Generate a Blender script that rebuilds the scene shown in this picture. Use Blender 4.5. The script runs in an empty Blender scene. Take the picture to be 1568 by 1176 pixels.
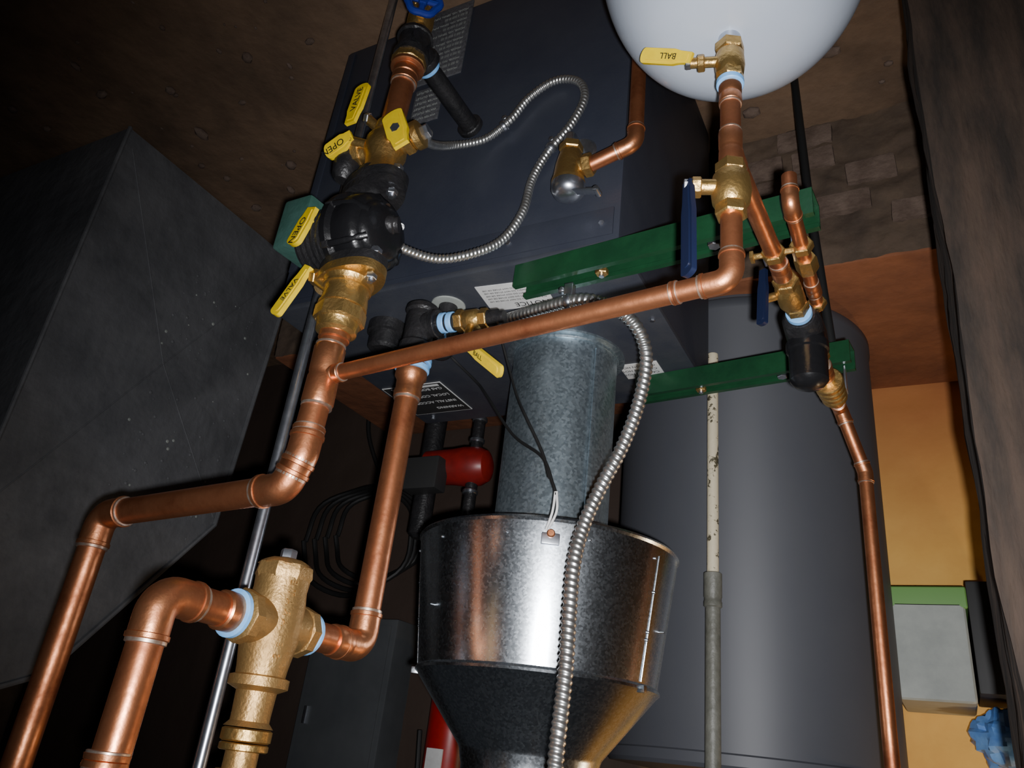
import bpy, bmesh, math, random
from mathutils import Vector, Matrix, noise
random.seed(4)
V=Vector
# ------------------------------------------------------------------ materials
def mat(name, c1, rough=0.5, metal=0.0, c2=None, scale=8.0, bump=0.0, bscale=40.0, rough2=None, detail=5.0, lo=0.35, hi=0.65, coat=0.0, spec=0.5, stretch=None):
    m=bpy.data.materials.new(name); m.use_nodes=True
    nt=m.node_tree; N=nt.nodes; L=nt.links
    b=N['Principled BSDF']
    b.inputs['Base Color'].default_value=(*c1,1); b.inputs['Roughness'].default_value=rough
    b.inputs['Metallic'].default_value=metal; b.inputs['Specular IOR Level'].default_value=spec
    b.inputs['Coat Weight'].default_value=coat
    tc=N.new('ShaderNodeTexCoord'); src=tc.outputs['Object']
    if stretch:
        mp=N.new('ShaderNodeMapping'); mp.inputs['Scale'].default_value=stretch
        L.new(src,mp.inputs['Vector']); src=mp.outputs['Vector']
    if c2 is not None or rough2 is not None:
        n=N.new('ShaderNodeTexNoise'); n.inputs['Scale'].default_value=scale; n.inputs['Detail'].default_value=detail
        n.inputs['Roughness'].default_value=0.65
        L.new(src,n.inputs['Vector'])
        r=N.new('ShaderNodeMapRange'); r.inputs['From Min'].default_value=lo; r.inputs['From Max'].default_value=hi
        L.new(n.outputs['Fac'],r.inputs['Value'])
        if c2 is not None:
            mx=N.new('ShaderNodeMix'); mx.data_type='RGBA'
            mx.inputs['A'].default_value=(*c1,1); mx.inputs['B'].default_value=(*c2,1)
            L.new(r.outputs['Result'],mx.inputs['Factor']); L.new(mx.outputs['Result'],b.inputs['Base Color'])
        if rough2 is not None:
            r2=N.new('ShaderNodeMapRange'); r2.inputs['To Min'].default_value=rough; r2.inputs['To Max'].default_value=rough2
            L.new(r.outputs['Result'],r2.inputs['Value']); L.new(r2.outputs['Result'],b.inputs['Roughness'])
    if bump>0:
        n2=N.new('ShaderNodeTexNoise'); n2.inputs['Scale'].default_value=bscale; n2.inputs['Detail'].default_value=6
        L.new(src,n2.inputs['Vector'])
        bp=N.new('ShaderNodeBump'); bp.inputs['Strength'].default_value=bump; bp.inputs['Distance'].default_value=0.01
        L.new(n2.outputs['Fac'],bp.inputs['Height']); L.new(bp.outputs['Normal'],b.inputs['Normal'])
    return m

def galv(name, a, b_, ra, rb, sc=70, metal=1.0, anis=0.0):
    m=bpy.data.materials.new(name); m.use_nodes=True
    nt=m.node_tree; N=nt.nodes; L=nt.links; b=N['Principled BSDF']
    b.inputs['Metallic'].default_value=metal
    tc=N.new('ShaderNodeTexCoord')
    v=N.new('ShaderNodeTexVoronoi'); v.inputs['Scale'].default_value=sc
    L.new(tc.outputs['Object'],v.inputs['Vector'])
    sp=N.new('ShaderNodeSeparateColor'); L.new(v.outputs['Color'],sp.inputs['Color'])
    n=N.new('ShaderNodeTexNoise'); n.inputs['Scale'].default_value=6; L.new(tc.outputs['Object'],n.inputs['Vector'])
    ad=N.new('ShaderNodeMath'); ad.operation='MULTIPLY_ADD'; ad.inputs[1].default_value=0.6
    L.new(sp.outputs['Red'],ad.inputs[0])
    sb=N.new('ShaderNodeMath'); sb.operation='MULTIPLY'; sb.inputs[1].default_value=0.4
    L.new(n.outputs['Fac'],sb.inputs[0]); L.new(sb.outputs[0],ad.inputs[2])
    mx=N.new('ShaderNodeMix'); mx.data_type='RGBA'; mx.inputs['A'].default_value=(*a,1); mx.inputs['B'].default_value=(*b_,1)
    L.new(ad.outputs[0],mx.inputs['Factor']); L.new(mx.outputs['Result'],b.inputs['Base Color'])
    r2=N.new('ShaderNodeMapRange'); r2.inputs['To Min'].default_value=ra; r2.inputs['To Max'].default_value=rb
    L.new(ad.outputs[0],r2.inputs['Value']); L.new(r2.outputs['Result'],b.inputs['Roughness'])
    return m

M={}
M['copper']=mat('copper_pipe_metal',(0.72,0.28,0.13),0.33,0.92,(0.27,0.088,0.040),16,0.06,60,0.50,lo=0.38,hi=0.68)
M['copper_fit']=mat('copper_fitting_metal',(0.80,0.34,0.16),0.29,0.94,(0.38,0.14,0.065),26,0.10,60,0.50)
M['solder']=mat('solder_ring',(0.78,0.68,0.58),0.36,0.9,(0.50,0.28,0.17),60)
M['brass']=mat('brass_metal',(0.70,0.46,0.16),0.30,0.94,(0.42,0.26,0.09),25,0.15,180,0.47)
M['bronze']=mat('cast_bronze',(0.50,0.31,0.12),0.42,0.85,(0.33,0.20,0.075),14,0.16,260,0.56)
M['black']=mat('black_iron',(0.010,0.010,0.011),0.38,0,(0.019,0.018,0.019),30,0.25,120)
M['blackgloss']=mat('black_enamel',(0.008,0.008,0.009),0.25,0,bump=0.1,bscale=90)
M['rubber']=mat('black_rubber',(0.012,0.012,0.012),0.5)
M['yellow']=mat('yellow_vinyl',(0.80,0.58,0.005),0.4,0,(0.70,0.48,0.005),40,coat=0.2)
M['ink']=mat('black_ink',(0.01,0.01,0.01),0.6)
M['blue']=mat('dark_blue_vinyl',(0.006,0.010,0.032),0.4)
M['bluewheel']=mat('blue_enamel',(0.010,0.025,0.22),0.35,coat=0.4)
M['tape']=mat('light_blue_thread_tape',(0.14,0.40,0.80),0.5,0,(0.24,0.50,0.85),50)
M['navy']=mat('navy_powder_coat',(0.024,0.028,0.042),0.42,0,(0.031,0.035,0.048),5,0.05,260,0.50)
M['navytop']=mat('navy_top_panel',(0.030,0.034,0.048),0.43,0,(0.046,0.049,0.058),7,0.06,260,0.58)
M['white']=mat('white_tank_paint',(0.46,0.51,0.59),0.38,0,(0.42,0.47,0.55),4,0.02,90,coat=0.1)
M['paper']=mat('white_label_paper',(0.68,0.68,0.67),0.6,0,(0.56,0.56,0.55),30)
M['greypaper']=mat('grey_label_print',(0.10,0.10,0.11),0.6,0,(0.05,0.05,0.055),160)
M['green']=mat('green_strut_paint',(0.008,0.052,0.020),0.33,0,(0.006,0.036,0.015),18,0.06,90)
M['teal']=mat('teal_box_paint',(0.035,0.095,0.075),0.5,0,(0.05,0.12,0.10),25,0.1,90)
M['steel']=mat('bright_steel',(0.66,0.70,0.76),0.29,0.97,(0.46,0.48,0.54),50)
M['flex']=mat('flexible_conduit_steel',(0.70,0.71,0.70),0.33,0.95,(0.50,0.50,0.48),40)
M['galv']=galv('galvanised_sheet_smooth',(0.46,0.50,0.54),(0.60,0.65,0.70),0.22,0.31,320,1.0)
M['galvpipe']=galv('galvanised_flue_spangle',(0.24,0.30,0.34),(0.44,0.52,0.57),0.32,0.47,230,0.90)
M['galvdark']=mat('dusty_sheet_metal',(0.150,0.152,0.160),0.6,0.1,(0.085,0.087,0.094),5,0.5,22,0.78)
M['heater']=mat('heater_grey_paint',(0.056,0.059,0.070),0.52,0,(0.062,0.065,0.075),3)
M['pvc']=mat('spotted_cream_pipe',(0.58,0.51,0.36),0.55,0,(0.07,0.06,0.035),55,0.1,100,lo=0.56,hi=0.60)
M['pvcgrey']=mat('grey_weathered_pipe',(0.14,0.14,0.12),0.5,0,(0.08,0.08,0.065),20,0.2,80)
M['red']=mat('red_enamel',(0.22,0.010,0.008),0.4,0,(0.14,0.008,0.006),20)
M['redbright']=mat('red_cylinder_paint',(0.38,0.010,0.008),0.35,0,(0.28,0.008,0.006),20)
M['floor']=mat('dirty_concrete_floor',(0.20,0.122,0.072),0.85,0,(0.085,0.052,0.032),3.5,0.7,16,lo=0.3,hi=0.7)
M['stone']=mat('rough_stone',(0.120,0.080,0.052),0.9,0,(0.050,0.034,0.024),7,0.7,18,lo=0.3,hi=0.7)
M['brick']=mat('old_brick',(0.15,0.105,0.080),0.9,0,(0.085,0.055,0.040),18,0.8,30)
M['mortar']=mat('ledge_render',(0.27,0.095,0.038),0.85,0,(0.17,0.060,0.026),5,0.5,20)
M['wood']=mat('rough_old_wood',(0.046,0.028,0.018),0.85,0,(0.014,0.009,0.006),9,1.0,14,lo=0.35,hi=0.62,stretch=(3,3,0.5))
M['panelgrey']=mat('grey_panel_paint',(0.08,0.085,0.09),0.5,0,(0.06,0.065,0.07),5)
M['boxgreen']=mat('green_lid_plastic',(0.13,0.30,0.07),0.5)
M['boxgrey']=mat('pale_grey_plastic',(0.36,0.38,0.35),0.55,0,(0.27,0.29,0.27),12)
M['boxdark']=mat('dark_plastic',(0.02,0.02,0.02),0.6)
M['bag']=mat('blue_plastic_film',(0.06,0.20,0.60),0.3,0,(0.20,0.40,0.75),14,0.4,20)

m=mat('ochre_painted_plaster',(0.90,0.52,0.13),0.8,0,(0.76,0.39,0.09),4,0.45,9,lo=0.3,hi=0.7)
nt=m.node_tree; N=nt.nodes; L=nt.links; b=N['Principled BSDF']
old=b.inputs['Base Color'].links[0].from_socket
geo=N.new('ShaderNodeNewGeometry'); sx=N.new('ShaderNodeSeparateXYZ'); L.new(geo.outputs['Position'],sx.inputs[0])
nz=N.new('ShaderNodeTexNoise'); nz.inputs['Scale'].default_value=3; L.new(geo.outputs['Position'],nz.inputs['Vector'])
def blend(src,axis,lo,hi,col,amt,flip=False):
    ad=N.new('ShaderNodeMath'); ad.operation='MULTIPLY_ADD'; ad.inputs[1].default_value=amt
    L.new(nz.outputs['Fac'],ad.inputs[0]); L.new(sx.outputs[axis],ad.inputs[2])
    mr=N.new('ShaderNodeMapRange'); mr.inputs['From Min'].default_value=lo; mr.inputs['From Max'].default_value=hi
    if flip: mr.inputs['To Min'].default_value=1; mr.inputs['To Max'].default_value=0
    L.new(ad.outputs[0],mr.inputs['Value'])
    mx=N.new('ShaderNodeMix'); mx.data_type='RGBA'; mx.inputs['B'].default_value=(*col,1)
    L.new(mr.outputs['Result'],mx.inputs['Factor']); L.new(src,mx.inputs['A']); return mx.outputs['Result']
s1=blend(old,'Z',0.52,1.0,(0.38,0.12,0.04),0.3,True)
s2=blend(s1,'X',0.75,0.95,(0.045,0.028,0.020),0.4)  # +X part of the wall darkened in its colour, standing in for shade
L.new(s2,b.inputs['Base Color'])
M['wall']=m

# ------------------------------------------------------------------ mesh builder
def frame(axis):
    z=V(axis).normalized()
    h=V((0,0,1)) if abs(z.z)<0.9 else V((1,0,0))
    x=h.cross(z).normalized(); y=z.cross(x)
    return x,y,z
def fillet(pts,rad,n=8):
    pts=[V(p) for p in pts]; out=[pts[0]]
    for i in range(1,len(pts)-1):
        a,b,c=pts[i-1],pts[i],pts[i+1]
        u=(a-b).normalized(); w=(c-b).normalized()
        ang=u.angle(w)
        if ang>3.0: out.append(b); continue
        d=rad/math.tan(ang/2); d=min(d,(a-b).length*0.48,(c-b).length*0.48); r=d*math.tan(ang/2)
        p0=b+u*d; p1=b+w*d
        cen=b+(u+w).normalized()*(r/math.sin(ang/2))
        v0=p0-cen; v1=p1-cen; tot=v0.angle(v1)
        for k in range(n+1):
            t=k/n
            q=(v0*math.sin((1-t)*tot)+v1*math.sin(t*tot))/math.sin(tot)
            out.append(cen+q)
    out.append(pts[-1]); return out
def catmull(pts,n=10):
    pts=[V(p) for p in pts]; P=[pts[0]*2-pts[1]]+pts+[pts[-1]*2-pts[-2]]
    out=[]
    for i in range(1,len(P)-2):
        p0,p1,p2,p3=P[i-1:i+3]
        for k in range(n):
            t=k/n
            out.append(0.5*((2*p1)+(p2-p0)*t+(2*p0-5*p1+4*p2-p3)*t*t+(3*p1-p0-3*p2+p3)*t**3))
    out.append(P[-2]); return out
def resample(pts,step):
    out=[pts[0]]; acc=0
    for a,b in zip(pts,pts[1:]):
        l=(b-a).length
        if l<1e-9: continue
        t=step-acc
        while t<=l:
            out.append(a+(b-a)*(t/l)); t+=step
        acc=l-(t-step)
    return out
class B:
    def __init__(s,name): s.name=name; s.v=[]; s.f=[]; s.fm=[]; s.m=[]
    def mi(s,m):
        if m not in s.m: s.m.append(m)
        return s.m.index(m)
    def add(s,vs,fs,m):
        o=len(s.v); s.v+= [V(p) for p in vs]; i=s.mi(m)
        for f in fs: s.f.append([o+k for k in f]); s.fm.append(i)
    def tube(s,pts,r,m,seg=24,caps=True,rf=None):
        pts=[V(p) for p in pts]; n=len(pts); vs=[]; fs=[]
        T=[]
        for i in range(n):
            t=(pts[min(i+1,n-1)]-pts[max(i-1,0)])
            T.append(t.normalized())
        x,y,z=frame(T[0]); acc=0
        for i in range(n):
            if i:
                acc+=(pts[i]-pts[i-1]).length
                q=T[i-1].rotation_difference(T[i]); x=q@x; x=(x-T[i]*x.dot(T[i])).normalized()
            y=T[i].cross(x)
            for k in range(seg):
                a=2*math.pi*k/seg
                rr=r if rf is None else rf(acc,a)
                vs.append(pts[i]+x*(rr*math.cos(a))+y*(rr*math.sin(a)))
        for i in range(n-1):
            for k in range(seg):
                k2=(k+1)%seg
                fs.append([i*seg+k,i*seg+k2,(i+1)*seg+k2,(i+1)*seg+k])
        if caps:
            fs.append(list(range(seg))[::-1]); fs.append([(n-1)*seg+k for k in range(seg)])
        s.add(vs,fs,m)
    def lathe(s,p0,axis,prof,m,seg=32,caps=True,phase=0.0):
        x,y,z=frame(axis); p0=V(p0); vs=[]; fs=[]
        for t,r in prof:
            for k in range(seg):
                a=2*math.pi*k/seg+phase
                vs.append(p0+z*t+x*(r*math.cos(a))+y*(r*math.sin(a)))
        n=len(prof)
        for i in range(n-1):
            for k in range(seg):
                k2=(k+1)%seg
                fs.append([i*seg+k,i*seg+k2,(i+1)*seg+k2,(i+1)*seg+k])
        if caps:
            fs.append(list(range(seg))[::-1]); fs.append([(n-1)*seg+k for k in range(seg)])
        s.add(vs,fs,m)
    def ring(s,p,axis,r,w,m,seg=32):
        s.lathe(V(p)-V(axis).normalized()*w/2,axis,[(0,r*0.93),(w*0.15,r),(w*0.85,r),(w,r*0.93)],m,seg)
    def hexn(s,p,axis,r,w,m,n=6):
        s.lathe(V(p)-V(axis).normalized()*w/2,axis,[(0,r*0.9),(w*0.12,r),(w*0.88,r),(w,r*0.9)],m,n)
    def box(s,c,size,m,rot=None,bev=0.003,segs=2):
        bm=bmesh.new(); bmesh.ops.create_cube(bm,size=1)
        bmesh.ops.scale(bm,vec=V(size),verts=bm.verts)
        if bev>0: bmesh.ops.bevel(bm,geom=bm.edges[:]+bm.verts[:],offset=bev,segments=segs,affect='EDGES',profile=0.7)
        R=(rot if rot is not None else Matrix.Identity(3))
        bm.verts.ensure_lookup_table()
        vs=[R@v.co+V(c) for v in bm.verts]; fs=[[v.index for v in f.verts] for f in bm.faces]
        bm.free(); s.add(vs,fs,m)
    def prism(s,poly,o,ex,ey,d,m):
        o=V(o);ex=V(ex);ey=V(ey);d=V(d);n=len(poly)
        vs=[o+ex*a+ey*b for a,b in poly]+[o+ex*a+ey*b+d for a,b in poly]
        fs=[list(range(n))[::-1],[n+k for k in range(n)]]+[[k,(k+1)%n,n+(k+1)%n,n+k] for k in range(n)]
        s.add(vs,fs,m)
    def sphere(s,c,r,m,sc=(1,1,1),seg=20):
        prof=[(-r*math.cos(math.pi*i/12),max(1e-4,r*math.sin(math.pi*i/12))) for i in range(13)]
        n0=len(s.v); s.lathe((0,0,0),(0,0,1),prof,m,seg)
        for i in range(n0,len(s.v)):
            p=s.v[i]; s.v[i]=V((p.x*sc[0]+c[0],p.y*sc[1]+c[1],p.z*sc[2]+c[2]))
    def text(s,txt,o,ex,ey,size,m,ext=0.0003):
        c=bpy.data.curves.new('tmp','FONT'); c.body=txt; c.size=size; c.extrude=ext; c.resolution_u=3
        ob=bpy.data.objects.new('tmp',c); bpy.context.collection.objects.link(ob)
        dg=bpy.context.evaluated_depsgraph_get(); me=bpy.data.meshes.new_from_object(ob.evaluated_get(dg))
        ex=V(ex).normalized(); ey=V(ey).normalized(); ez=ex.cross(ey)
        vs=[V(o)+ex*v.co.x+ey*v.co.y+ez*v.co.z for v in me.vertices]
        fs=[list(p.vertices) for p in me.polygons]
        s.add(vs,fs,m)
        bpy.data.objects.remove(ob); bpy.data.curves.remove(c); bpy.data.meshes.remove(me)
    def build(s,sharp=35):
        me=bpy.data.meshes.new(s.name); c=sum(s.v,V((0,0,0)))/max(1,len(s.v))
        me.from_pydata([tuple(p-c) for p in s.v],[],s.f)
        for m in s.m: me.materials.append(M[m])
        for p,i in zip(me.polygons,s.fm): p.material_index=i; p.use_smooth=True
        bm=bmesh.new(); bm.from_mesh(me); bmesh.ops.recalc_face_normals(bm,faces=bm.faces); bm.to_mesh(me); bm.free()
        me.set_sharp_from_angle(angle=math.radians(sharp))
        o=bpy.data.objects.new(s.name,me); o.location=c; bpy.context.collection.objects.link(o)
        return o
    def copper_run(s,pts,r,caps=True,elbow=2.0):
        pts=[V(p) for p in pts]
        s.tube(fillet(pts,r*elbow,10),r,'copper',28,caps)
        for i in range(1,len(pts)-1):
            a,b,c=pts[i-1],pts[i],pts[i+1]
            u=(a-b).normalized(); w=(c-b).normalized()
            if u.angle(w)>2.9: continue
            d=r*elbow/math.tan(u.angle(w)/2)+r*1.3
            e=fillet([b+u*d,b,b+w*d],r*elbow,10)
            s.tube(e,r*1.12,'copper_fit',28)
            for q,ax in((b+u*d,u),(b+w*d,w)):
                s.ring(q-ax*r*0.15,ax,r*1.2,r*0.35,'copper_fit')
                s.ring(q+ax*r*0.12,ax,r*1.12,r*0.26,'solder')
    def coupling(s,p,axis,r,l):
        ax=V(axis).normalized(); p=V(p)
        s.lathe(p-ax*l/2,ax,[(0,r*1.08),(l*0.04,r*1.16),(l*0.45,r*1.13),(l*0.5,r*1.06),(l*0.55,r*1.13),(l*0.96,r*1.16),(l,r*1.08)],'copper_fit',28)
        s.ring(p-ax*l*0.52,ax,r*1.10,r*0.24,'solder'); s.ring(p+ax*l*0.52,ax,r*1.10,r*0.24,'solder')
    def lever(s,a,b,w,th,nrm,m,txt=None):
        a=V(a); b=V(b); ex=(b-a).normalized(); l=(b-a).length; n=V(nrm); n=(n-ex*n.dot(ex)).normalized(); ey=n.cross(ex)
        poly=[(0,-w*0.34),(l*0.22,-w*0.40),(l*0.34,-w*0.5)]
        for k in range(9):
            t=-math.pi/2+math.pi*k/8; poly.append((l-w*0.25+w*0.25*math.cos(t),w*0.5*math.sin(t)))
        poly+=[(l*0.34,w*0.5),(l*0.22,w*0.40),(0,w*0.34)]
        s.prism(poly,a-n*th/2,ex,ey,n*th,m)
        rim=[(x*0.86+l*0.07,y*0.62) for x,y in poly]
        s.prism(rim,a+n*th/2,ex,ey,n*th*0.18,m); s.prism(rim,a-n*th/2,ex,ey,-n*th*0.18,m)
        if txt:
            sz=w*0.55
            s.text(txt,a+ex*l*0.28-ey*sz*0.33+n*th*0.7,ex,ey,sz,'ink')

# ------------------------------------------------------------------ room
def plane_grid(name,o,ex,ey,nx,ny,m,amp,fs,nrm):
    g=B(name); o=V(o);ex=V(ex);ey=V(ey);nrm=V(nrm); vs=[];f=[]
    for j in range(ny+1):
        for i in range(nx+1):
            p=o+ex*(i/nx)+ey*(j/ny)
            vs.append(p+nrm*amp*(noise.fractal(p*fs,0.8,2.1,4)))
    for j in range(ny):
        for i in range(nx):
            a=j*(nx+1)+i; f.append([a,a+1,a+nx+2,a+nx+1])
    g.add(vs,f,m); return g.build(60)
plane_grid('floor',(-0.8,-0.6,-0.006),(4.2,0,0),(0,3.2,0),110,90,'floor',0.006,5,(0,0,1))
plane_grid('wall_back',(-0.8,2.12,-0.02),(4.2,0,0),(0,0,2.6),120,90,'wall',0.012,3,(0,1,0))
plane_grid('wall_right',(3.35,-0.6,-0.02),(0,2.75,0),(0,0,2.6),60,60,'stone',0.03,4,(1,0,0))
plane_grid('wall_left',(-0.75,-0.6,-0.02),(0,2.75,0),(0,0,2.6),60,60,'stone',0.03,4,(-1,0,0))

g=B('masonry_ledge')
g.box((0.475,1.80,0.195),(2.45,0.62,0.386),'mortar',bev=0.01)
vs=[];fs=[];nx,nz=260,48
for j in range(nz+1):
    for i in range(nx+1):
        x=-0.75+2.44*i/nx; z=0.388*j/nz
        y=1.480+0.007*noise.fractal(V((x*9,z*9,0)),0.9,2.2,5)+0.006*noise.fractal(V((x*30,z*30,5)),0.9,2.1,3)
        if j==nz: y=max(y,1.478)
        vs.append(V((x,y,z)))
for j in range(nz):
    for i in range(nx):
        a=j*(nx+1)+i; fs.append([a,a+1,a+nx+2,a+nx+1])
g.add(vs,fs,'stone')
for (x,z,w_,h_) in ((0.26,0.10,0.10,0.05),(0.145,0.102,0.09,0.052),(0.215,0.168,0.11,0.05),(0.03,0.165,0.10,0.055),(0.30,0.17,0.05,0.05),(0.09,0.24,0.11,0.05),(-0.05,0.29,0.10,0.05),(0.16,0.035,0.12,0.05)):
    g.box((x,1.482,z),(w_,0.030,h_),'brick',rot=Matrix.Rotation(random.uniform(-0.06,0.06),3,'Y'),bev=0.007,segs=2)
g.build(60)
g=B('floor_rubble')
for i in range(260):
    x=random.uniform(-0.4,3.0); y=random.uniform(0.5,1.42); r=random.choice([0.003,0.004,0.005,0.008,0.013])*random.uniform(0.7,1.3)
    if 0.3<x<1.1 and y>0.6: continue
    if 1.7<x<2.75 and y>0.8: continue
    g.sphere((x,y,r*0.5),r,'brick',(random.uniform(0.7,1.5),random.uniform(0.7,1.5),0.7),6)
g.build()

g=B('wooden_post')
nx,nz=10,90; sec=[(-0.050,0.90),(-0.32,0.90),(-0.32,1.06),(-0.050,1.06)]
vs=[];fs=[]; ring=[]
for k in range(4):
    a=V((*sec[k],0)); b2=V((*sec[(k+1)%4],0))
    for i in range(nx): ring.append(a+(b2-a)*(i/nx))
R_=len(ring); cen=V((-0.18,0.98,0))
for j in range(nz+1):
    z=2.6*j/nz
    for p in ring:
        q=V((p.x,p.y,z)); d=(p-cen).normalized()
        a=noise.fractal(V((q.x*14,q.y*14,z*3.0)),0.8,2.1,4)
        vs.append(q+d*(a*0.010-0.004))
for j in range(nz):
    for k in range(R_):
        k2=(k+1)%R_; fs.append([j*R_+k,j*R_+k2,(j+1)*R_+k2,(j+1)*R_+k])
fs.append(list(range(R_))); fs.append([nz*R_+k for k in range(R_)])
g.add(vs,fs,'wood'); g.build(50)

# ------------------------------------------------------------------ boiler
g=B('boiler')
x0,x1,y0,y1=0.362,1.035,0.885,1.405
g.box(((x0+x1)/2,(y0+y1)/2,0.355),(x1-x0,y1-y0,0.67),'navy',bev=0.006)
g.box(((x0+x1)/2,(y0+y1)/2,0.694),(x1-x0+0.006,y1-y0+0.006,0.012),'navytop',bev=0.004)
g.box(((x0+x1)/2,(y0+y1)/2,0.012),(x1-x0-0.04,y1-y0-0.04,0.024),'boxdark',bev=0.003)
g.box(((x0+x1)/2,y0-0.0015,0.652),(x1-x0-0.02,0.003,0.050),'navy',bev=0.001)
g.box((x1-0.012,y0-0.0015,0.32),(0.018,0.003,0.58),'navy',bev=0.001)
for x,z in((0.602,0.399),(0.39,0.655),(0.55,0.655),(0.80,0.655),(1.0,0.655),(0.40,0.05)):
    g.hexn((x,y0-0.004,z),(0,1,0),0.005,0.004,'steel')
for x,y in((0.40,1.38),(0.70,1.38),(1.0,1.38),(0.38,1.10),(0.95,0.92)):
    g.hexn((x,y,0.702),(0,0,1),0.005,0.004,'steel')
g.box((0.784,y0-0.0018,0.105),(0.142,0.0036,0.205),'greypaper',bev=0.0006)
for k in range(13):
    g.text('||| ||||| || |||||| ||| ||||' if k%2 else 'MODEL NO. SERIAL INPUT BTU/HR',(0.722,y0-0.004,0.19-k*0.014),(1,0,0),(0,0,1),0.0075,'boxgrey',0.0001)
g.box((0.780,y0-0.0018,0.270),(0.064,0.0036,0.09),'greypaper',bev=0.0006)
for k in range(6):
    g.text('WATER OUTLET',(0.753,y0-0.004,0.302-k*0.014),(1,0,0),(0,0,1),0.0075,'boxgrey',0.0001)
rz=Matrix.Rotation(-0.10,3,'Z'); ex=rz@V((1,0,0)); ey=rz@V((0,1,0))
g.box((0.572,0.962,0.7008),(0.118,0.076,0.0012),'paper',rot=rz,bev=0.0003)
o=V((0.572,0.962,0.7016))
g.text('NOTICE',o-ex*0.052+ey*0.020,ex,ey,0.017,'ink',0.0001)
for k in range(5):
    g.text('FOR YOUR SAFETY DO NOT STORE OR USE',o-ex*0.052+ey*(0.008-k*0.0085),ex,ey,0.0052,'ink',0.0001)
g.box((0.955,1.285,0.7008),(0.150,0.140,0.0012),'paper',bev=0.0003)
g.box((0.955,1.285,0.7012),(0.146,0.136,0.0012),'boxdark',bev=0.0003)
for k in range(4):
    g.text(['WARNING','INSTALL ACCORDING TO','LOCAL CODE','GAS BOILER'][k],(0.890,1.325-k*0.030,0.7019),(1,0,0),(0,1,0),0.014,'paper',0.0001)
g.box((0.950,1.225,0.7019),(0.12,0.008,0.0008),'paper',bev=0.0002)
g.box((0.456,1.272,0.7008),(0.075,0.058,0.0012),'paper',bev=0.0003)
for k in range(3):
    g.text('CAUTION HOT',(0.425,1.280-k*0.014,0.7016),(1,0,0),(0,1,0),0.010,'ink',0.0001)
g.lathe((0.58,1.19,0.70),(0,0,1),[(0,0.112),(0.004,0.112),(0.006,0.101),(0.010,0.100)],'galvpipe',64)
g.lathe((0.700,0.955,0.70),(0,0,1),[(0,0.030),(0.003,0.030),(0.004,0.022)],'boxgrey',32)
g.lathe((0.85,0.985,0.70),(0,0,1),[(0,0.036),(0.02,0.036),(0.022,0.031),(0.048,0.030),(0.054,0.024)],'black',32)
g.lathe((0.442,y0-0.004,0.50),(0,1,0),[(0,0.028),(0.004,0.032)],'steel',32)
g.build()

# ------------------------------------------------------------------ flue and draft hood
g=B('galvanized_flue_pipe')
g.lathe((0.58,1.19,0.706),(0,0,1),[(0,0.098),(0.34,0.098),(0.344,0.0990),(0.352,0.0990),(0.356,0.098),(0.53,0.098)],'galvpipe',96)
g.box((0.492,1.138,0.97),(0.004,0.010,0.50),'galvpipe',rot=Matrix.Rotation(0.55,3,'Z'),bev=0.001)
g.build()
g=B('draft_hood')
cx,cy=0.58,1.19
g.lathe((cx,cy,0),(0,0,1),[(1.078,0.212),(1.074,0.2155),(1.078,0.2185),(1.082,0.2155),(1.092,0.2145),(1.10,0.2135),(1.278,0.189),(1.282,0.1925),(1.286,0.1930),(1.290,0.188),
   (1.385,0.110),(1.390,0.108),(1.40,0.106),(1.41,0.103),(1.62,0.102),(1.625,0.105),(1.63,0.102),(2.5,0.102),(2.5,0.099),(1.40,0.099),(1.385,0.105),(1.288,0.184),(1.09,0.2105),(1.078,0.212)],'galv',128,caps=False)
for a in (math.radians(-168),math.radians(-28)):
    p0=V((cx+0.2145*math.cos(a),cy+0.2145*math.sin(a),1.095)); p1=V((cx+0.1905*math.cos(a),cy+0.1905*math.sin(a),1.276))
    g.tube([p0,p1],0.0012,'galv',8)
    for t in (0.3,0.62,0.68):
        q=p0+(p1-p0)*t; g.sphere((q.x,q.y,q.z),0.0025,'galv',seg=10)
for a in range(-165,0,33):
    a=math.radians(a); g.sphere((cx+0.2140*math.cos(a),cy+0.2140*math.sin(a),1.101),0.0022,'steel',seg=10)
for a in (math.radians(-28),math.radians(-168)):
    g.box((cx+0.192*math.cos(a),cy+0.192*math.sin(a),1.286),(0.014,0.010,0.010),'galv',rot=Matrix.Rotation(a,3,'Z'),bev=0.002)
for a in (60,180,300):
    a=math.radians(a); p=V((cx+0.15*math.cos(a),cy+0.15*math.sin(a),1.2)); g.box(p,(0.115,0.012,0.002),'galv',rot=Matrix.Rotation(a,3,'Z'),bev=0.0005)
g.build(30)

g=B('spill_switch')
g.box((0.478,0.985,1.112),(0.026,0.012,0.016),'steel',rot=Matrix.Rotation(-0.5,3,'Z'),bev=0.002)
g.lathe((0.478,0.985,1.105),(-0.45,-0.9,0),[(0,0.006),(0.008,0.006),(0.010,0.0045)],'copper_fit',16)
g.tube(catmull([(0.478,0.975,1.100),(0.466,0.972,1.075),(0.470,0.975,1.045)],8),0.0018,'paper',8)
g.tube(catmull([(0.483,0.978,1.100),(0.474,0.975,1.075),(0.472,0.975,1.045)],8),0.0018,'paper',8)
g.tube(catmull([(0.790,1.067,0.704),(0.785,1.12,0.712),(0.735,1.135,0.76),(0.692,1.105,0.805),(0.596,1.05,0.914),(0.512,1.0,0.979),(0.480,0.98,1.03),(0.470,0.975,1.05)],12),0.0025,'rubber',8)
g.tube(catmull([(0.650,1.05,0.704),(0.625,1.06,0.78),(0.590,1.04,0.85),(0.555,1.01,0.90),(0.512,1.0,0.972),(0.488,0.983,1.02)],12),0.0025,'rubber',8)
g.build()

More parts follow.
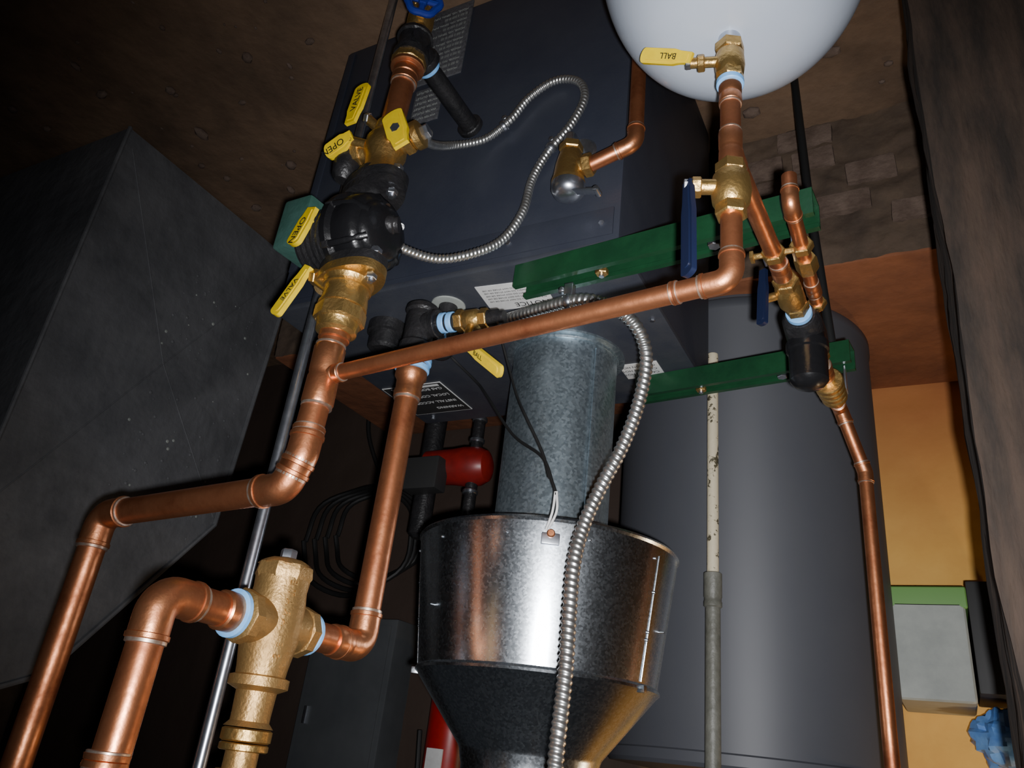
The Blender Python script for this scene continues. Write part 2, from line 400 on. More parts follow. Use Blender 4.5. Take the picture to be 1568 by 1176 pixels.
# ------------------------------------------------------------------ water heater
g=B('water_heater')
g.lathe((0.37,1.775,0),(0,0,1),[(0.389,0.24),(0.42,0.24),(0.425,0.285),(0.43,0.288),(0.45,0.288),(0.455,0.285),(1.345,0.285),(1.348,0.289),(1.365,0.289),(1.372,0.283),(1.380,0.20),(1.390,0.10),(1.394,0.06)],'heater',128)
g.lathe((0.37,1.775,1.39),(0,0,1),[(0,0.055),(0.02,0.052),(0.03,0.045)],'galv',32)
g.tube([(0.50,1.80,1.375),(0.50,1.80,2.3)],0.0115,'copper',20)
g.tube([(0.24,1.80,1.375),(0.24,1.80,2.3)],0.0115,'copper',20)
g.build()
g=B('relief_drain_pipe')
p=V((0.366,1.452,0))
g.tube([p+V((0,0,0.590)),p+V((0,0,1.05))],0.0108,'pvc',24,caps=False)
g.lathe(p+V((0,0,0.586)),(0,0,1),[(0,0.0085),(0,0.0108),(0.006,0.0112),(0.02,0.0108)],'pvc',24,caps=False)
g.lathe(p+V((0,0,0.589)),(0,0,1),[(0,0.0086),(0.001,0.0086)],'boxdark',24)
g.lathe(p+V((0,0,1.045)),(0,0,1),[(0,0.013),(0.002,0.0165),(0.045,0.0165),(0.047,0.0155),(0.052,0.0155),(0.054,0.0165),(0.062,0.0165),(0.064,0.014)],'pvcgrey',28)
g.tube([p+V((0,0,1.09)),p+V((0,0,2.3))],0.0135,'pvcgrey',24)
g.tube([p+V((0,0,1.2)),p+V((0,0.04,1.2))],0.004,'steel',10)
g.build()

# ------------------------------------------------------------------ expansion tank + its riser
g=B('expansion_tank')
prof=[]
for i in range(41):
    a=math.pi*i/40
    r=0.167*(max(0,math.sin(a))**0.68); z=-math.cos(a)
    prof.append((0.432+0.203*z,max(r,0.0005)))
g.lathe((0.140,0.657,0),(0,0,1),prof,'white',96)
g.ring((0.14,0.657,0.432),(0,0,1),0.1685,0.012,'white',96)
g.lathe((0.142,0.64,0.620),(0,0,1),[(0,0.022),(0.008,0.019),(0.014,0.013),(0.026,0.013)],'steel',24)
g.build()

ax=(0,0,1)
g=B('ball_valve')
c=V((0.142,0.64,0))
g.hexn(c+V((0,0,0.650)),ax,0.0165,0.014,'brass')
g.lathe(c+V((0,0,0.655)),ax,[(0,0.012),(0.006,0.0155),(0.022,0.0165),(0.034,0.015),(0.038,0.012)],'brass',28)
g.hexn(c+V((0,0,0.694)),ax,0.0155,0.012,'brass')
g.ring(c+V((0,0,0.704)),ax,0.0150,0.008,'tape')
g.tube([(0.150,0.635,0.672),(0.185,0.628,0.668)],0.006,'brass',14); g.hexn((0.172,0.631,0.670),(1,-0.2,0),0.010,0.008,'brass')
g.hexn((0.186,0.628,0.668),(1,-0.2,0),0.007,0.006,'steel')
g.lever((0.180,0.622,0.668),(0.240,0.622,0.639),0.018,0.005,(0,-1,0.45),'yellow','BALL')
g.build()

g=B('copper_tank_riser')
r=0.0108
g.copper_run([(0.142,0.64,0.706),(0.143,0.64,0.9615),(0.676,0.684,0.975)],r,elbow=1.5)
g.coupling((0.142,0.64,0.722),ax,r,0.026)
g.coupling((0.1425,0.64,0.800),ax,r,0.050); g.coupling((0.1428,0.655,0.800),(0,1,0),r,0.026)
g.coupling((0.20,0.6448,0.9628),(0.53,0.044,0.0135),r,0.006)
g.build()
g=B('ball_valve')
g.hexn((0.1425,0.64,0.826),ax,0.0165,0.014,'brass'); g.hexn((0.1428,0.64,0.880),ax,0.0165,0.014,'brass')
g.lathe((0.1425,0.64,0.832),ax,[(0,0.0145),(0.006,0.019),(0.022,0.0205),(0.036,0.019),(0.042,0.0145)],'brass',32)
g.tube([(0.15,0.632,0.853),(0.178,0.622,0.853)],0.008,'brass',16); g.hexn((0.174,0.624,0.853),(1,-0.35,0),0.011,0.010,'brass')
g.hexn((0.183,0.620,0.853),(1,-0.35,0),0.008,0.006,'steel')
g.lever((0.180,0.617,0.850),(0.177,0.612,0.968),0.017,0.006,(0.75,-1,0.2),'blue')
g.build()

# ------------------------------------------------------------------ makeup water line on the right
g=B('makeup_water_line')
yx=(0,1,0)
P_=lambda y,z=0.80: V((0.143-0.026*(y-0.64)/0.63,y,z))
g.tube([P_(0.655),P_(0.86)],r,'copper',24)
g.hexn(P_(0.835),yx,0.015,0.014,'brass'); g.tube([P_(0.835)+V((-0.024,0,0)),P_(0.835)+V((0.024,0,0))],0.004,'brass',10)
g.box(P_(0.835)+V((0.026,0,0)),(0.005,0.014,0.010),'brass',bev=0.001)
g.coupling(P_(0.872),yx,r,0.03)
g.hexn(P_(0.902),yx,0.017,0.014,'brass')
g.lathe(P_(0.905),yx,[(0,0.012),(0.010,0.017),(0.045,0.018),(0.055,0.013)],'brass',28)
g.hexn(P_(0.966),yx,0.017,0.016,'brass')
g.tube([P_(0.93)+V((0.012,0,0)),P_(0.93)+V((0.030,-0.01,0.01))],0.006,'brass',12)
g.lever(P_(0.93)+V((0.030,-0.02,-0.03)),P_(0.93)+V((0.034,-0.02,0.055)),0.014,0.006,(0.5,-0.9,0.2),'blue')
g.ring(P_(0.984),yx,0.0175,0.010,'tape')
g.lathe(P_(0.99),yx,[(0,0.020),(0.01,0.026),(0.06,0.028),(0.095,0.026),(0.11,0.018)],'black',28)
g.lathe(P_(1.035,0.800),ax,[(0,0.024),(0.020,0.026),(0.022,0.029),(0.034,0.029),(0.036,0.026),(0.080,0.026),(0.088,0.020),(0.094,0.008)],'blackgloss',36)
g.hexn(P_(1.115),yx,0.018,0.016,'brass')
g.tube([P_(1.09),P_(1.27)],0.012,'brass',24)
g.coupling(P_(1.165),yx,0.013,0.04)
for k in range(4): g.ring(P_(1.205+k*0.018),yx,0.0235-0.001*k,0.012,'brass')
g.copper_run([P_(1.265),V((0.114,1.315,0.800)),V((0.086,1.345,0.905)),V((0.083,1.345,2.3))],r,elbow=1.3)
Q=lambda y: V((0.104+0.01*(y-0.77),y,0.778))
g.copper_run([V((0.104,0.775,0.735)),Q(0.775),Q(1.01)],0.009,elbow=1.2)
g.hexn(Q(0.86),yx,0.0145,0.014,'brass'); g.hexn(Q(0.90),yx,0.0145,0.03,'brass'); g.coupling(Q(0.96),yx,0.009,0.03); g.hexn(Q(1.0),yx,0.013,0.012,'brass')
for y in (0.868,1.275):
    pc=P_(y); g.box((pc.x+0.018,y,0.765),(0.003,0.022,0.044),'steel',bev=0.0008); g.box((pc.x-0.018,y,0.765),(0.003,0.022,0.044),'steel',bev=0.0008)
g.build()
g=B('gas_pipe')
g.tube([(0.155,1.31,0.0),(0.140,1.31,0.36),(0.118,1.31,0.70)],0.008,'rubber',16)
g.build()

# ------------------------------------------------------------------ strut channels
def strut(a,b2):
    g=B('strut_channel'); a=V(a); b2=V(b2); ex=(b2-a).normalized(); ey=V((0,0,1)).cross(ex).normalized(); ez=V((0,0,1))
    W=0.0205; H=0.040; t=0.003; lip=0.009
    sec=[(-W,0),(W,0),(W,H),(W-lip,H),(W-lip,H-0.007),(W-lip+0.002,H-0.007),(W-lip+0.002,H-t),(W-t,H-t),(W-t,t),(-W+t,t),(-W+t,H-t),(-W+lip-0.002,H-t),(-W+lip-0.002,H-0.007),(-W+lip,H-0.007),(-W+lip,H),(-W,H)]
    L_=(b2-a).length; n=len(sec)
    vs=[a+ey*p+ez*q for p,q in sec]+[b2+ey*p+ez*q for p,q in sec]
    fs=[[k,(k+1)%n,n+(k+1)%n,n+k] for k in range(n)]
    caps=[[0,1,8,9],[1,2,7,8],[2,3,6,7],[3,4,5,6],[0,9,10,15],[15,10,11,14],[14,11,12,13]]
    fs+=caps+[[n+k for k in c][::-1] for c in caps]
    g.add(vs,fs,'green')
    for k in range(int(L_/0.05)):
        p=a+ex*(0.03+k*0.05); g.box(p+ez*(t+0.0006),(0.028,0.012,0.001),'boxdark',rot=Matrix((ex,ey,ez)).transposed(),bev=0.0002)
    p=a+ex*(L_*0.68); g.hexn(p+ez*0.037,(0,0,1),0.010,0.009,'brass'); g.tube([p+ez*0.01,p+ez*0.046],0.004,'steel',10)
    p=a+ex*(L_*0.3); g.hexn(p+ez*0.037,(0,0,1),0.009,0.008,'steel')
    return g.build(25)
strut((0.085,0.864,0.7015),(0.530,0.902,0.7015))
strut((0.085,1.272,0.7015),(0.475,1.318,0.7015))

# ------------------------------------------------------------------ relief valve on boiler front
g=B('pressure_relief_valve')
g.tube([(0.442,0.881,0.50),(0.438,0.845,0.505),(0.432,0.838,0.53)],0.012,'steel',20)
g.hexn((0.432,0.838,0.532),ax,0.019,0.014,'brass')
g.lathe((0.431,0.838,0.538),ax,[(0,0.014),(0.008,0.018),(0.03,0.022),(0.055,0.024),(0.062,0.026),(0.070,0.025)],'brass',32)
g.lathe((0.430,0.838,0.606),ax,[(0,0.026),(0.010,0.026),(0.018,0.022),(0.024,0.012)],'steel',32)
g.tube([(0.431,0.838,0.575),(0.405,0.838,0.575)],0.014,'brass',24); g.hexn((0.400,0.838,0.575),(1,0,0),0.0185,0.014,'brass')
g.box((0.408,0.832,0.628),(0.070,0.014,0.003),'steel',rot=Matrix.Rotation(0.25,3,'Y'),bev=0.001)
g.tube([(0.380,0.826,0.634),(0.380,0.842,0.634)],0.005,'steel',14)
g.copper_run([(0.396,0.838,0.575),(0.326,0.838,0.555),(0.330,0.838,0.0)],0.0115,elbow=1.6)
g.build()

# ------------------------------------------------------------------ return column: valves, circulator, flanges
def RX(z): return V((0.655+0.03*(z-0.30)/0.78,0.684,z))
g=B('copper_return_riser')
R1=0.0182
g.tube([RX(0.42),RX(0.56)],R1,'copper',28)
g.coupling(RX(0.445),ax,R1,0.03)
g.copper_run([RX(0.90),RX(1.085),(0.702,0.684,1.128),(1.035,0.684,1.150),(1.045,0.690,2.2)],R1,elbow=1.25)
g.coupling(RX(0.975),ax,R1,0.085); g.coupling(RX(1.055),ax,R1,0.012)
g.coupling(V((0.660,0.683,0.9745)),(-0.53,-0.044,-0.0135),0.0112,0.022)
g.hexn(RX(0.917),ax,0.021,0.012,'copper_fit',24)
g.build()

g=B('gate_valve')
g.tube([(0.652,0.684,0.0),(0.652,0.684,0.29)],0.016,'black',20)
g.hexn(RX(0.295),ax,0.023,0.018,'brass'); g.lathe(RX(0.30),ax,[(0,0.016),(0.012,0.022),(0.03,0.022),(0.042,0.016)],'brass',24); g.hexn(RX(0.350),ax,0.023,0.016,'brass')
w=V((-0.62,-0.72,0.10)).normalized(); p=RX(0.322)
g.tube([p,p+w*0.045],0.009,'brass',16); g.hexn(p+w*0.028,w,0.014,0.012,'brass')
u,v_,_=frame(w); pc=p+w*0.048
rim=[pc+(u*math.cos(t*math.pi/18)+v_*math.sin(t*math.pi/18))*(0.026*(1+0.06*math.cos(t*math.pi/18*6))) for t in range(37)]
g.tube(rim,0.006,'bluewheel',10,caps=False)
for k in range(4):
    d=u*math.cos(k*math.pi/2)+v_*math.sin(k*math.pi/2); g.tube([pc,pc+d*0.025],0.005,'bluewheel',8)
g.hexn(pc,w,0.010,0.012,'bluewheel')
g.build()

g=B('black_iron_tee')
g.lathe(RX(0.355),ax,[(0,0.028),(0.008,0.030),(0.010,0.026),(0.040,0.026),(0.044,0.030),(0.054,0.029)],'black',28)
c=RX(0.378)
g.tube([c,c+V((0,0.03,0))],0.023,'black',24); g.ring(c+V((0,0.034,0)),yx,0.027,0.012,'black'); g.ring(c+V((0,0.046,0)),yx,0.0195,0.010,'tape')
g.tube([c+V((0,0.04,0)),V((0.662,0.884,0.372))],0.0165,'black',24); g.ring(V((0.662,0.876,0.372)),yx,0.024,0.012,'black')
g.tube([c,c+V((-0.025,-0.012,0))],0.016,'black',16)
g.build()

g=B('brass_return_valve')
g.hexn(RX(0.414),ax,0.0285,0.016,'brass',8); g.ring(RX(0.425),ax,0.027,0.008,'copper_fit')
c=RX(0.595)
g.ring(RX(0.555),ax,0.0235,0.016,'brass'); 
g.lathe(RX(0.56),ax,[(0,0.019),(0.010,0.026),(0.022,0.032),(0.045,0.032),(0.060,0.026),(0.075,0.026),(0.085,0.030),(0.092,0.032)],'brass',32)
s_=V((-0.90,0.05,-0.25)).normalized()
g.tube([c,c+s_*0.045],0.018,'brass',24); g.hexn(c+s_*0.040,s_,0.023,0.014,'brass'); g.lathe(c+s_*0.048,s_,[(0,0.019),(0.004,0.022),(0.014,0.022),(0.017,0.016)],'brass',16); g.hexn(c+s_*0.07,s_,0.011,0.012,'steel')
s2=V((0.95,-0.2,0.05)).normalized()
g.tube([c,c+s2*0.05],0.015,'brass',24); g.hexn(c+s2*0.045,s2,0.020,0.014,'brass')
g.tube([c+s2*0.05,c+s2*0.07],0.012,'black',20)
g.lathe(c+V((0.058,-0.01,-0.01)),(0.1,0,1),[(0,0.013),(0.008,0.020),(0.030,0.021),(0.050,0.017),(0.058,0.011)],'black',20)
q=V((0.700,0.668,0.535)); g.tube([RX(0.56)+V((0.01,0,0)),q],0.008,'brass',14); g.hexn(q,(1,-0.2,-0.3),0.010,0.008,'steel')
g.lever((0.722,0.655,0.548),(0.714,0.655,0.470),0.030,0.006,(0.15,-1,0.4),'yellow','VALVE')
g.lever((0.600,0.645,0.640),(0.632,0.645,0.568),0.034,0.006,(-0.25,-1,0.45),'yellow'); g.tube([c+V((-0.02,-0.02,0)),V((0.618,0.650,0.605))],0.008,'brass',14); g.hexn((0.616,0.643,0.605),(-0.2,-1,0.2),0.008,0.008,'steel')
g.lever((0.705,0.650,0.583),(0.750,0.650,0.606),0.029,0.006,(0.25,-1,0.4),'yellow','OPEN'); g.tube([c+V((0.02,-0.02,0)),V((0.712,0.654,0.588))],0.008,'brass',14)
g.build()

def flange(g,z,w,d,t,m,bolts=True,ang=0.25):
    R=Matrix.Rotation(ang,3,'Z'); c=RX(z); poly=[]
    for k in range(40):
        a=2*math.pi*k/40; ca,sa=math.cos(a),math.sin(a)
        rx=w*(abs(ca)**1.25)*(1 if ca>0 else -1); ry=d*(abs(sa)**0.8)*(1 if sa>0 else -1); poly.append((rx,ry))
    g.prism(poly,c-V((0,0,t/2)),R@V((1,0,0)),R@V((0,1,0)),V((0,0,t)),m)
    for s_ in (-1,1):
        p=c+R@V((s_*(w-0.012),0,0))
        g.tube([p-V((0,0,0.022)),p+V((0,0,0.022))],0.004,'steel',10); g.hexn(p+V((0,0,0.013)),ax,0.0085,0.008,'steel'); g.hexn(p-V((0,0,0.015)),ax,0.0085,0.008,'steel')
g=B('circulator_pump')
flange(g,0.668,0.060,0.038,0.014,'black'); flange(g,0.684,0.060,0.038,0.012,'black')
g.lathe(RX(0.645),ax,[(0,0.031),(0.02,0.035)],'black',28)
g.lathe(RX(0.688),ax,[(0,0.026),(0.02,0.026)],'black',24)
mx_=V((0.985,0.10,-0.10)).normalized(); c=RX(0.752)
g.lathe(c-mx_*0.052,mx_,[(0,0.020),(0.004,0.034),(0.010,0.042),(0.014,0.044),(0.018,0.052),(0.024,0.056),(0.040,0.059),(0.055,0.057),(0.060,0.064),(0.070,0.064),(0.076,0.052)],'blackgloss',48)
g.tube([RX(0.70),RX(0.806)],0.032,'blackgloss',28)
u,v_,_=frame(mx_)
for k in range(6):
    a=k*2*math.pi/6+0.3; d=u*math.cos(a)+v_*math.sin(a)
    g.tube([c-mx_*0.044+d*0.036,c-mx_*0.026+d*0.054,c+mx_*0.008+d*0.059],0.0055,'blackgloss',10)
    p=c+mx_*0.012+d*0.058; g.hexn(p,mx_,0.008,0.014,'black'); g.hexn(p-mx_*0.009,mx_,0.005,0.004,'steel')
for k in range(6):
    g.ring(c+mx_*(0.030+k*0.011),mx_,0.050,0.006,'black',40)
g.lathe(c+mx_*0.022,mx_,[(0,0.046),(0.068,0.046)],'black',40)
Rm=Matrix((mx_,V((0,0,1)).cross(mx_).normalized(),V((0,0,1)))).transposed()
g.box(c+mx_*0.115+V((0,0.0,-0.024)),(0.060,0.080,0.088),'teal',rot=Rm,bev=0.006)
g.box(c+mx_*0.147+V((0,0.0,-0.024)),(0.004,0.066,0.074),'teal',rot=Rm,bev=0.002)
g.lathe(c+V((-0.03,-0.01,-0.005)),(-0.8,0.35,-0.05),[(0,0.014),(0.026,0.014),(0.028,0.012),(0.034,0.012)],'black',20)
flange(g,0.812,0.060,0.038,0.014,'black')
g.build()
g=B('brass_isolation_valve')
flange(g,0.826,0.062,0.039,0.013,'brass',ang=0.25)
g.lathe(RX(0.831),ax,[(0,0.036),(0.006,0.032),(0.018,0.030),(0.034,0.032),(0.044,0.031)],'brass',36)
g.hexn(RX(0.885),ax,0.035,0.024,'brass',8)
g.lathe(RX(0.896),ax,[(0,0.030),(0.004,0.028),(0.014,0.0275),(0.018,0.022)],'brass',36)
for zc in (0.842,0.872): g.ring(RX(zc),ax,0.0335,0.005,'brass')
g.tube([RX(0.845)+V((0.02,-0.01,0)),V((0.728,0.664,0.822))],0.008,'brass',14); g.hexn((0.722,0.666,0.824),(1,-0.2,-0.3),0.012,0.010,'brass')
g.lever((0.728,0.655,0.812),(0.770,0.655,0.884),0.024,0.007,(0.35,-1,0.3),'yellow','VALVE')
g.lever((0.734,0.640,0.720),(0.756,0.640,0.780),0.032,0.007,(0.35,-1,0.4),'yellow','OPEN'); g.tube([(0.705,0.665,0.752),(0.738,0.645,0.742)],0.006,'brass',12)
g.build()

# ------------------------------------------------------------------ supply riser and air separator
g=B('copper_supply_riser')
SX,SY=0.686,0.87
g.tube(fillet([(0.700,0.955,0.702),(0.700,0.955,0.785),(SX,SY,0.790)],0.022,8),0.0165,'black',24)
g.lathe((0.700,0.955,0.745),ax,[(0,0.022),(0.008,0.0235),(0.03,0.023)],'black',28); g.sphere((0.700,0.955,0.784),0.0235,'black')
g.tube([(0.699,0.945,0.786),(0.692,0.905,0.789)],0.0225,'black',24); g.ring((0.6985,0.938,0.786),(0.1,1,0),0.024,0.012,'black'); g.ring((0.694,0.919,0.788),(0.1,1,0),0.0235,0.008,'tape'); g.ring((0.692,0.903,0.789),(0.1,1,0),0.025,0.012,'black')
g.lathe((SX,SY,0.755),ax,[(0,0.018),(0.006,0.026),(0.014,0.027),(0.018,0.0235),(0.070,0.0235),(0.074,0.027),(0.094,0.027),(0.098,0.022)],'black',32)
bx=V((-1,0.05,0.03)).normalized(); b0=V((SX,SY,0.792))
g.tube([b0,b0+bx*0.028],0.021,'black',24); g.ring(b0+bx*0.030,bx,0.0235,0.010,'black')
g.ring(b0+bx*0.044,bx,0.0165,0.010,'tape'); g.ring(b0+bx*0.058,bx,0.0165,0.010,'tape'); g.tube([b0,b0+bx*0.075],0.0145,'black',20)
g.hexn(b0+bx*0.074,bx,0.018,0.014,'brass'); g.lathe(b0+bx*0.078,bx,[(0,0.013),(0.008,0.0165),(0.026,0.0165),(0.034,0.012)],'brass',24); g.hexn(b0+bx*0.116,bx,0.0165,0.014,'brass')
g.lathe(b0+bx*0.122,bx,[(0,0.013),(0.018,0.013),(0.020,0.010),(0.028,0.010)],'black',20)
g.tube([b0+bx*0.095,V((0.590,0.862,0.838))],0.006,'brass',12); g.hexn((0.588,0.861,0.842),ax,0.009,0.008,'steel')
g.lever((0.585,0.858,0.848),(0.512,0.850,0.910),0.019,0.006,(0.1,-1,0.9),'yellow','BALL')
g.lathe((SX,SY,0.850),ax,[(0,0.0225),(0.02,0.0225)],'copper_fit',28)
g.ring((SX,SY,0.857),ax,0.0285,0.010,'tape'); g.ring((SX,SY,0.870),ax,0.0270,0.009,'tape')
g.lathe((SX,SY,0.876),ax,[(0,0.0245),(0.010,0.0245),(0.016,0.0205),(0.03,0.0200),(0.036,0.0215),(0.044,0.0210)],'copper_fit',28)
g.ring((SX,SY,0.922),ax,0.0200,0.005,'solder')
g.copper_run([(SX,SY,0.87),(SX,SY,1.287),(SX+0.002,0.768,1.287)],0.0180,elbow=1.25)
g.ring((SX,0.822,1.287),yx,0.0205,0.03,'copper_fit')
g.build()

g=B('air_separator')
c=V((0.689,0.705,0))
g.lathe(c+V((0,0,1.213)),ax,[(0,0.022),(0.003,0.029),(0.008,0.033)],'bronze',8)
g.lathe(c+V((0,0,1.220)),ax,[(0,0.033),(0.012,0.035),(0.020,0.031)],'bronze',8,phase=0.3)
g.hexn(c+V((0,0,1.207)),ax,0.010,0.014,'steel')
g.lathe(c+V((0,0,1.236)),ax,[(0,0.032),(0.012,0.031),(0.028,0.033),(0.070,0.033),(0.100,0.0285),(0.112,0.0275)],'bronze',40)
g.lathe(c+V((0,0,1.344)),ax,[(0,0.028),(0.002,0.0335),(0.012,0.0335),(0.017,0.0225),(0.04,0.0215),(0.048,0.0215),(0.054,0.027)],'bronze',40)
g.hexn(c+V((0,0,1.406)),ax,0.028,0.014,'brass',12); g.ring(c+V((0,0,1.418)),ax,0.0265,0.008,'brass')
g.tube([c+V((0,0,1.42)),c+V((0,0,1.60))],0.018,'bronze',24); g.hexn(c+V((0,0,1.45)),ax,0.026,0.02,'brass',8)
for s_ in(-1,1):
    g.tube([c+V((0,0,1.287)),c+V((0,s_*0.046,1.287))],0.0265,'bronze',36); g.hexn(c+V((0,s_*0.048,1.287)),yx,0.030,0.016,'bronze',8)
g.ring(c+V((0,0.062,1.287)),yx,0.0255,0.006,'tape'); g.ring(c+V((0,-0.062,1.287)),yx,0.0265,0.007,'tape')
d_=V((-0.93,-0.36,0)).normalized(); tx=V((0,0,1)).cross(d_)
for i,ch in enumerate('SEPARATE'):
    rr_=0.0335 if i>2 else 0.0315
    g.text(ch,c+d_*rr_+tx*0.0045+V((0,0,1.326-i*0.0115)),(0,0,-1),-tx,0.012,'bronze',0.0015)
g.build()
g=B('copper_relief_line')
g.lathe((0.689,0.640,1.287),(0,-1,0),[(0,0.0215),(0.016,0.0215),(0.018,0.0195)],'copper_fit',28)
g.copper_run([(0.689,0.646,1.287),(0.689,0.543,1.287),(0.689,0.538,2.2)],0.0178,elbow=1.25)
g.coupling((0.689,0.539,1.44),ax,0.0178,0.012)
g.build()
g=B('steel_conduit')
g.tube([(0.852,0.80,0.0),(0.846,0.80,2.3)],0.0085,'steel',20)
for z in (0.6,1.5): g.ring((0.849,0.80,z),ax,0.0105,0.03,'steel')
g.build()

# ------------------------------------------------------------------ flexible conduits
def flex(name,pts,r,pitch):
    g=B(name); p=resample(catmull(pts,12),pitch/6)
    g.tube(p,r,'flex',16,rf=lambda s,a: r*(1+0.11*math.sin(2*math.pi*s/pitch+a)))
    return g
g=flex('flexible_conduit',[(0.600,0.695,0.572),(0.632,0.735,0.545),(0.662,0.82,0.468),(0.622,0.868,0.425),(0.575,0.870,0.395),(0.541,0.870,0.353),(0.493,0.870,0.331),(0.448,0.870,0.350),(0.433,0.870,0.393),(0.453,0.870,0.445),(0.490,0.870,0.492),(0.514,0.870,0.544),(0.518,0.860,0.617),(0.541,0.848,0.674),(0.571,0.820,0.712),(0.608,0.785,0.738),(0.632,0.735,0.750),(0.640,0.700,0.750)],0.0068,0.0065)
for p,a in (((0.585,0.870,0.404),(1,0,0.5)),((0.486,0.870,0.486),(0.6,0,0.8))):
    g.ring(p,a,0.0095,0.008,'steel'); g.box(V(p)+V((0,0.006,-0.012)),(0.010,0.012,0.022),'steel',bev=0.001); g.hexn(V(p)+V((0,-0.002,-0.018)),(0,1,0),0.005,0.004,'steel')
g.build(180)
g=flex('flexible_conduit',[(0.700,1.0,0.712),(0.656,0.972,0.745),(0.565,0.939,0.760),(0.490,0.912,0.770),(0.423,0.892,0.780),(0.378,0.900,0.792),(0.348,0.925,0.812),(0.338,0.950,0.839),(0.339,0.960,0.876),(0.352,0.965,0.935),(0.372,0.965,0.992),(0.395,0.960,1.045),(0.412,0.95,1.100),(0.416,0.933,1.158),(0.412,0.922,1.227),(0.408,0.915,1.289),(0.407,0.908,1.348),(0.405,0.90,1.401),(0.40,0.89,1.62),(0.40,0.89,2.2)],0.0092,0.0085)
p=V((0.440,0.896,0.777)); g.ring(p,(1,0,0),0.0125,0.010,'steel'); g.box(p+V((0,0,-0.018)),(0.014,0.012,0.024),'steel',bev=0.001)
g.hexn(p+V((0.012,0.0,-0.022)),(0,0,1),0.007,0.008,'steel')
g.build(180)

# ------------------------------------------------------------------ sheet metal cabinet (furnace) at far side
g=B('furnace_cabinet')
g.prism([(0.873,0.0),(1.535,0.0),(1.50,0.90),(1.30,1.17),(1.16,1.34),(0.873,1.46)],(1.77,0,0),(0,1,0),(0,0,1),(0.75,0,0),'galvdark')
g.tube([(1.768,0.873,0.0),(1.768,0.873,1.46)],0.006,'galvdark',8); g.tube([(1.768,1.535,0.0),(1.768,1.50,0.9),(1.768,1.16,1.34),(1.768,0.873,1.46)],0.007,'galvdark',8)
g.tube([(1.770,0.90,0.05),(1.769,1.19,0.55),(1.770,1.49,0.88)],0.002,'galvdark',6); g.tube([(1.770,1.50,0.05),(1.769,1.19,0.55),(1.770,0.89,1.05)],0.002,'galvdark',6)
for i in range(120):   # plaster crumbs stuck to the dusty face
    z=random.uniform(0.25,1.0); y=random.uniform(1.15,1.48)
    r_=random.uniform(0.0015,0.005); g.sphere((1.769,y,z),r_,'boxgrey' if i%6==0 else 'galvdark',(0.5,1,1),6)
g.build(30)

# ------------------------------------------------------------------ background items
g=B('red_circulator')
g.tube([(1.025,1.62,0.387),(1.020,1.62,1.05)],0.016,'black',20)
for z in (0.60,0.66,0.72,0.80,0.88): g.ring((1.023,1.62,z),ax,0.020,0.010,'steel')
g.lathe((0.975,1.625,0.73),(1,-0.1,0),[(0,0.02),(0.01,0.040),(0.03,0.050),(0.07,0.052),(0.10,0.048),(0.14,0.046),(0.18,0.044),(0.19,0.03)],'red',32)
g.box((1.125,1.56,0.77),(0.10,0.05,0.085),'boxdark',bev=0.006)
g.lathe((1.16,1.62,0.387),ax,[(0,0.03),(0.3,0.028),(0.52,0.028),(0.53,0.015)],'black',24)
g.build()
g=B('black_cable_coil')
for k in range(4):
    c=V((1.62+0.02*k,2.05-0.015*k,0.77+0.01*k)); rr=0.19+0.012*k
    g.tube([c+V((rr*math.cos(t*math.pi/24),0.012*math.sin(t*0.7),rr*0.8*math.sin(t*math.pi/24))) for t in range(49)],0.008,'rubber',8,caps=False)
g.tube([(1.62,2.12,0.95),(1.62,1.97,0.95)],0.006,'steel',8)
g.tube(catmull([(1.62,2.03,0.62),(1.735,2.02,0.40),(1.74,2.02,0.2),(1.74,2.02,0.0)],8),0.008,'rubber',8)
g.build()
g=B('electrical_panel')
g.box((1.62,2.07,1.38),(0.32,0.12,0.66),'panelgrey',bev=0.006); g.box((1.62,2.008,1.38),(0.28,0.006,0.62),'panelgrey',bev=0.002); g.box((1.74,2.002,1.34),(0.012,0.01,0.05),'steel',bev=0.002)
g.build()
g=B('fire_extinguisher')
g.lathe((1.23,2.02,1.20),ax,[(0,0.055),(0.01,0.065),(0.34,0.065),(0.38,0.048),(0.40,0.018),(0.42,0.018)],'redbright',32)
g.box((1.23,1.985,1.625),(0.03,0.10,0.012),'black',bev=0.003); g.tube([(1.23,2.02,1.61),(1.28,1.98,1.58),(1.305,1.98,1.35)],0.007,'rubber',10); g.box((1.23,1.952,1.42),(0.05,0.006,0.06),'paper',bev=0.002)
g.box((1.23,2.095,1.40),(0.05,0.08,0.03),'steel',bev=0.002)
g.build()
g=B('utility_box')
g.box((0.025,1.99,1.10),(0.140,0.25,0.20),'boxgrey',bev=0.010,segs=3); g.box((0.025,1.99,0.995),(0.150,0.25,0.045),'boxgreen',bev=0.006,segs=3)
g.box((-0.085,1.99,1.07),(0.07,0.24,0.22),'boxdark',bev=0.006)
g.build()
g=B('blue_plastic_bag')
vs=[];fs=[];nu,nv=40,24
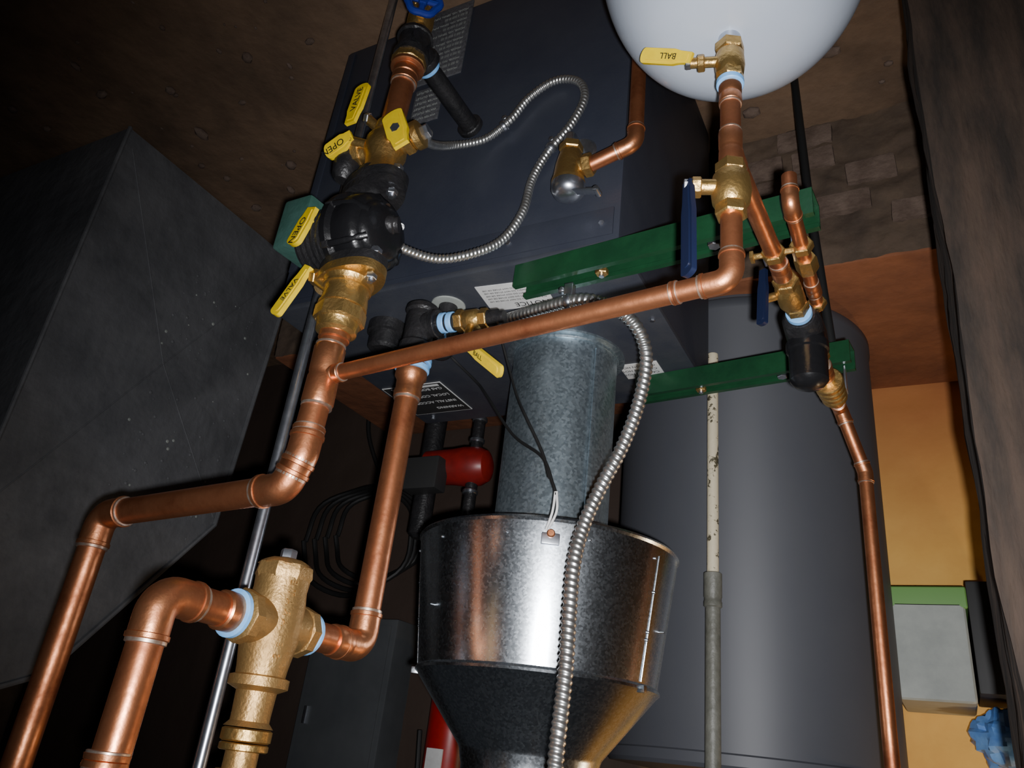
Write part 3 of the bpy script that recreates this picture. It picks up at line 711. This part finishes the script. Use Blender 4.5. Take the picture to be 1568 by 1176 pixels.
for j in range(nv+1):
    for i in range(nu):
        a=2*math.pi*i/nu; b_=math.pi*j/nv; d=V((math.sin(b_)*math.cos(a),math.sin(b_)*math.sin(a),math.cos(b_)))
        k=1+0.22*noise.fractal(d*2.6,0.8,2.1,3)
        p=V((-0.095,1.985,1.252))+V((d.x*0.065,d.y*0.07,d.z*0.060))*k; p.z=max(p.z,1.202 if p.x>-0.05 else 1.181); vs.append(p)
for j in range(nv):
    for i in range(nu):
        i2=(i+1)%nu; fs.append([j*nu+i,j*nu+i2,(j+1)*nu+i2,(j+1)*nu+i])
g.add(vs,fs,'bag'); g.build(25)

# ------------------------------------------------------------------ camera (upside-down, tilted down)
Z=V((-306,-2488,1200)).normalized(); Y=V((696,-665,-1200)); Y=(Y-Z*Y.dot(Z)).normalized(); X=Y.cross(Z)
cd=bpy.data.cameras.new('camera'); cam=bpy.data.objects.new('camera',cd); bpy.context.collection.objects.link(cam)
cam.matrix_world=Matrix.Translation((0,0,1.4))@Matrix((X,Y,Z)).to_4x4()
cd.sensor_width=36; cd.lens=36*1200/1568; cd.clip_start=0.02
bpy.context.scene.camera=cam

# ------------------------------------------------------------------ lights: phone torch beside the lens + added warm wall light + faint ambient
ld=bpy.data.lights.new('torch_light','SPOT'); lo=bpy.data.objects.new('torch_light',ld); bpy.context.collection.objects.link(lo)
lo.location=(-0.025,-0.005,1.425); tgt=V((0.48,1.2,0.90)); lo.rotation_euler=(tgt-lo.location).to_track_quat('-Z','Y').to_euler()
ld.energy=108; ld.spot_size=math.radians(98); ld.spot_blend=1.0; ld.shadow_soft_size=0.009; ld.color=(0.98,0.98,1.0)
ld2=bpy.data.lights.new('added_wall_light','POINT'); l2=bpy.data.objects.new('added_wall_light',ld2); bpy.context.collection.objects.link(l2)  # added unseen warm lamp, brightens the ochre wall
l2.location=(-0.42,1.85,1.75); ld2.energy=7; ld2.shadow_soft_size=0.04; ld2.color=(1.0,0.75,0.45)
w=bpy.data.worlds.new('world'); bpy.context.scene.world=w; w.use_nodes=True
w.node_tree.nodes['Background'].inputs[0].default_value=(0.6,0.65,0.75,1); w.node_tree.nodes['Background'].inputs[1].default_value=0.020
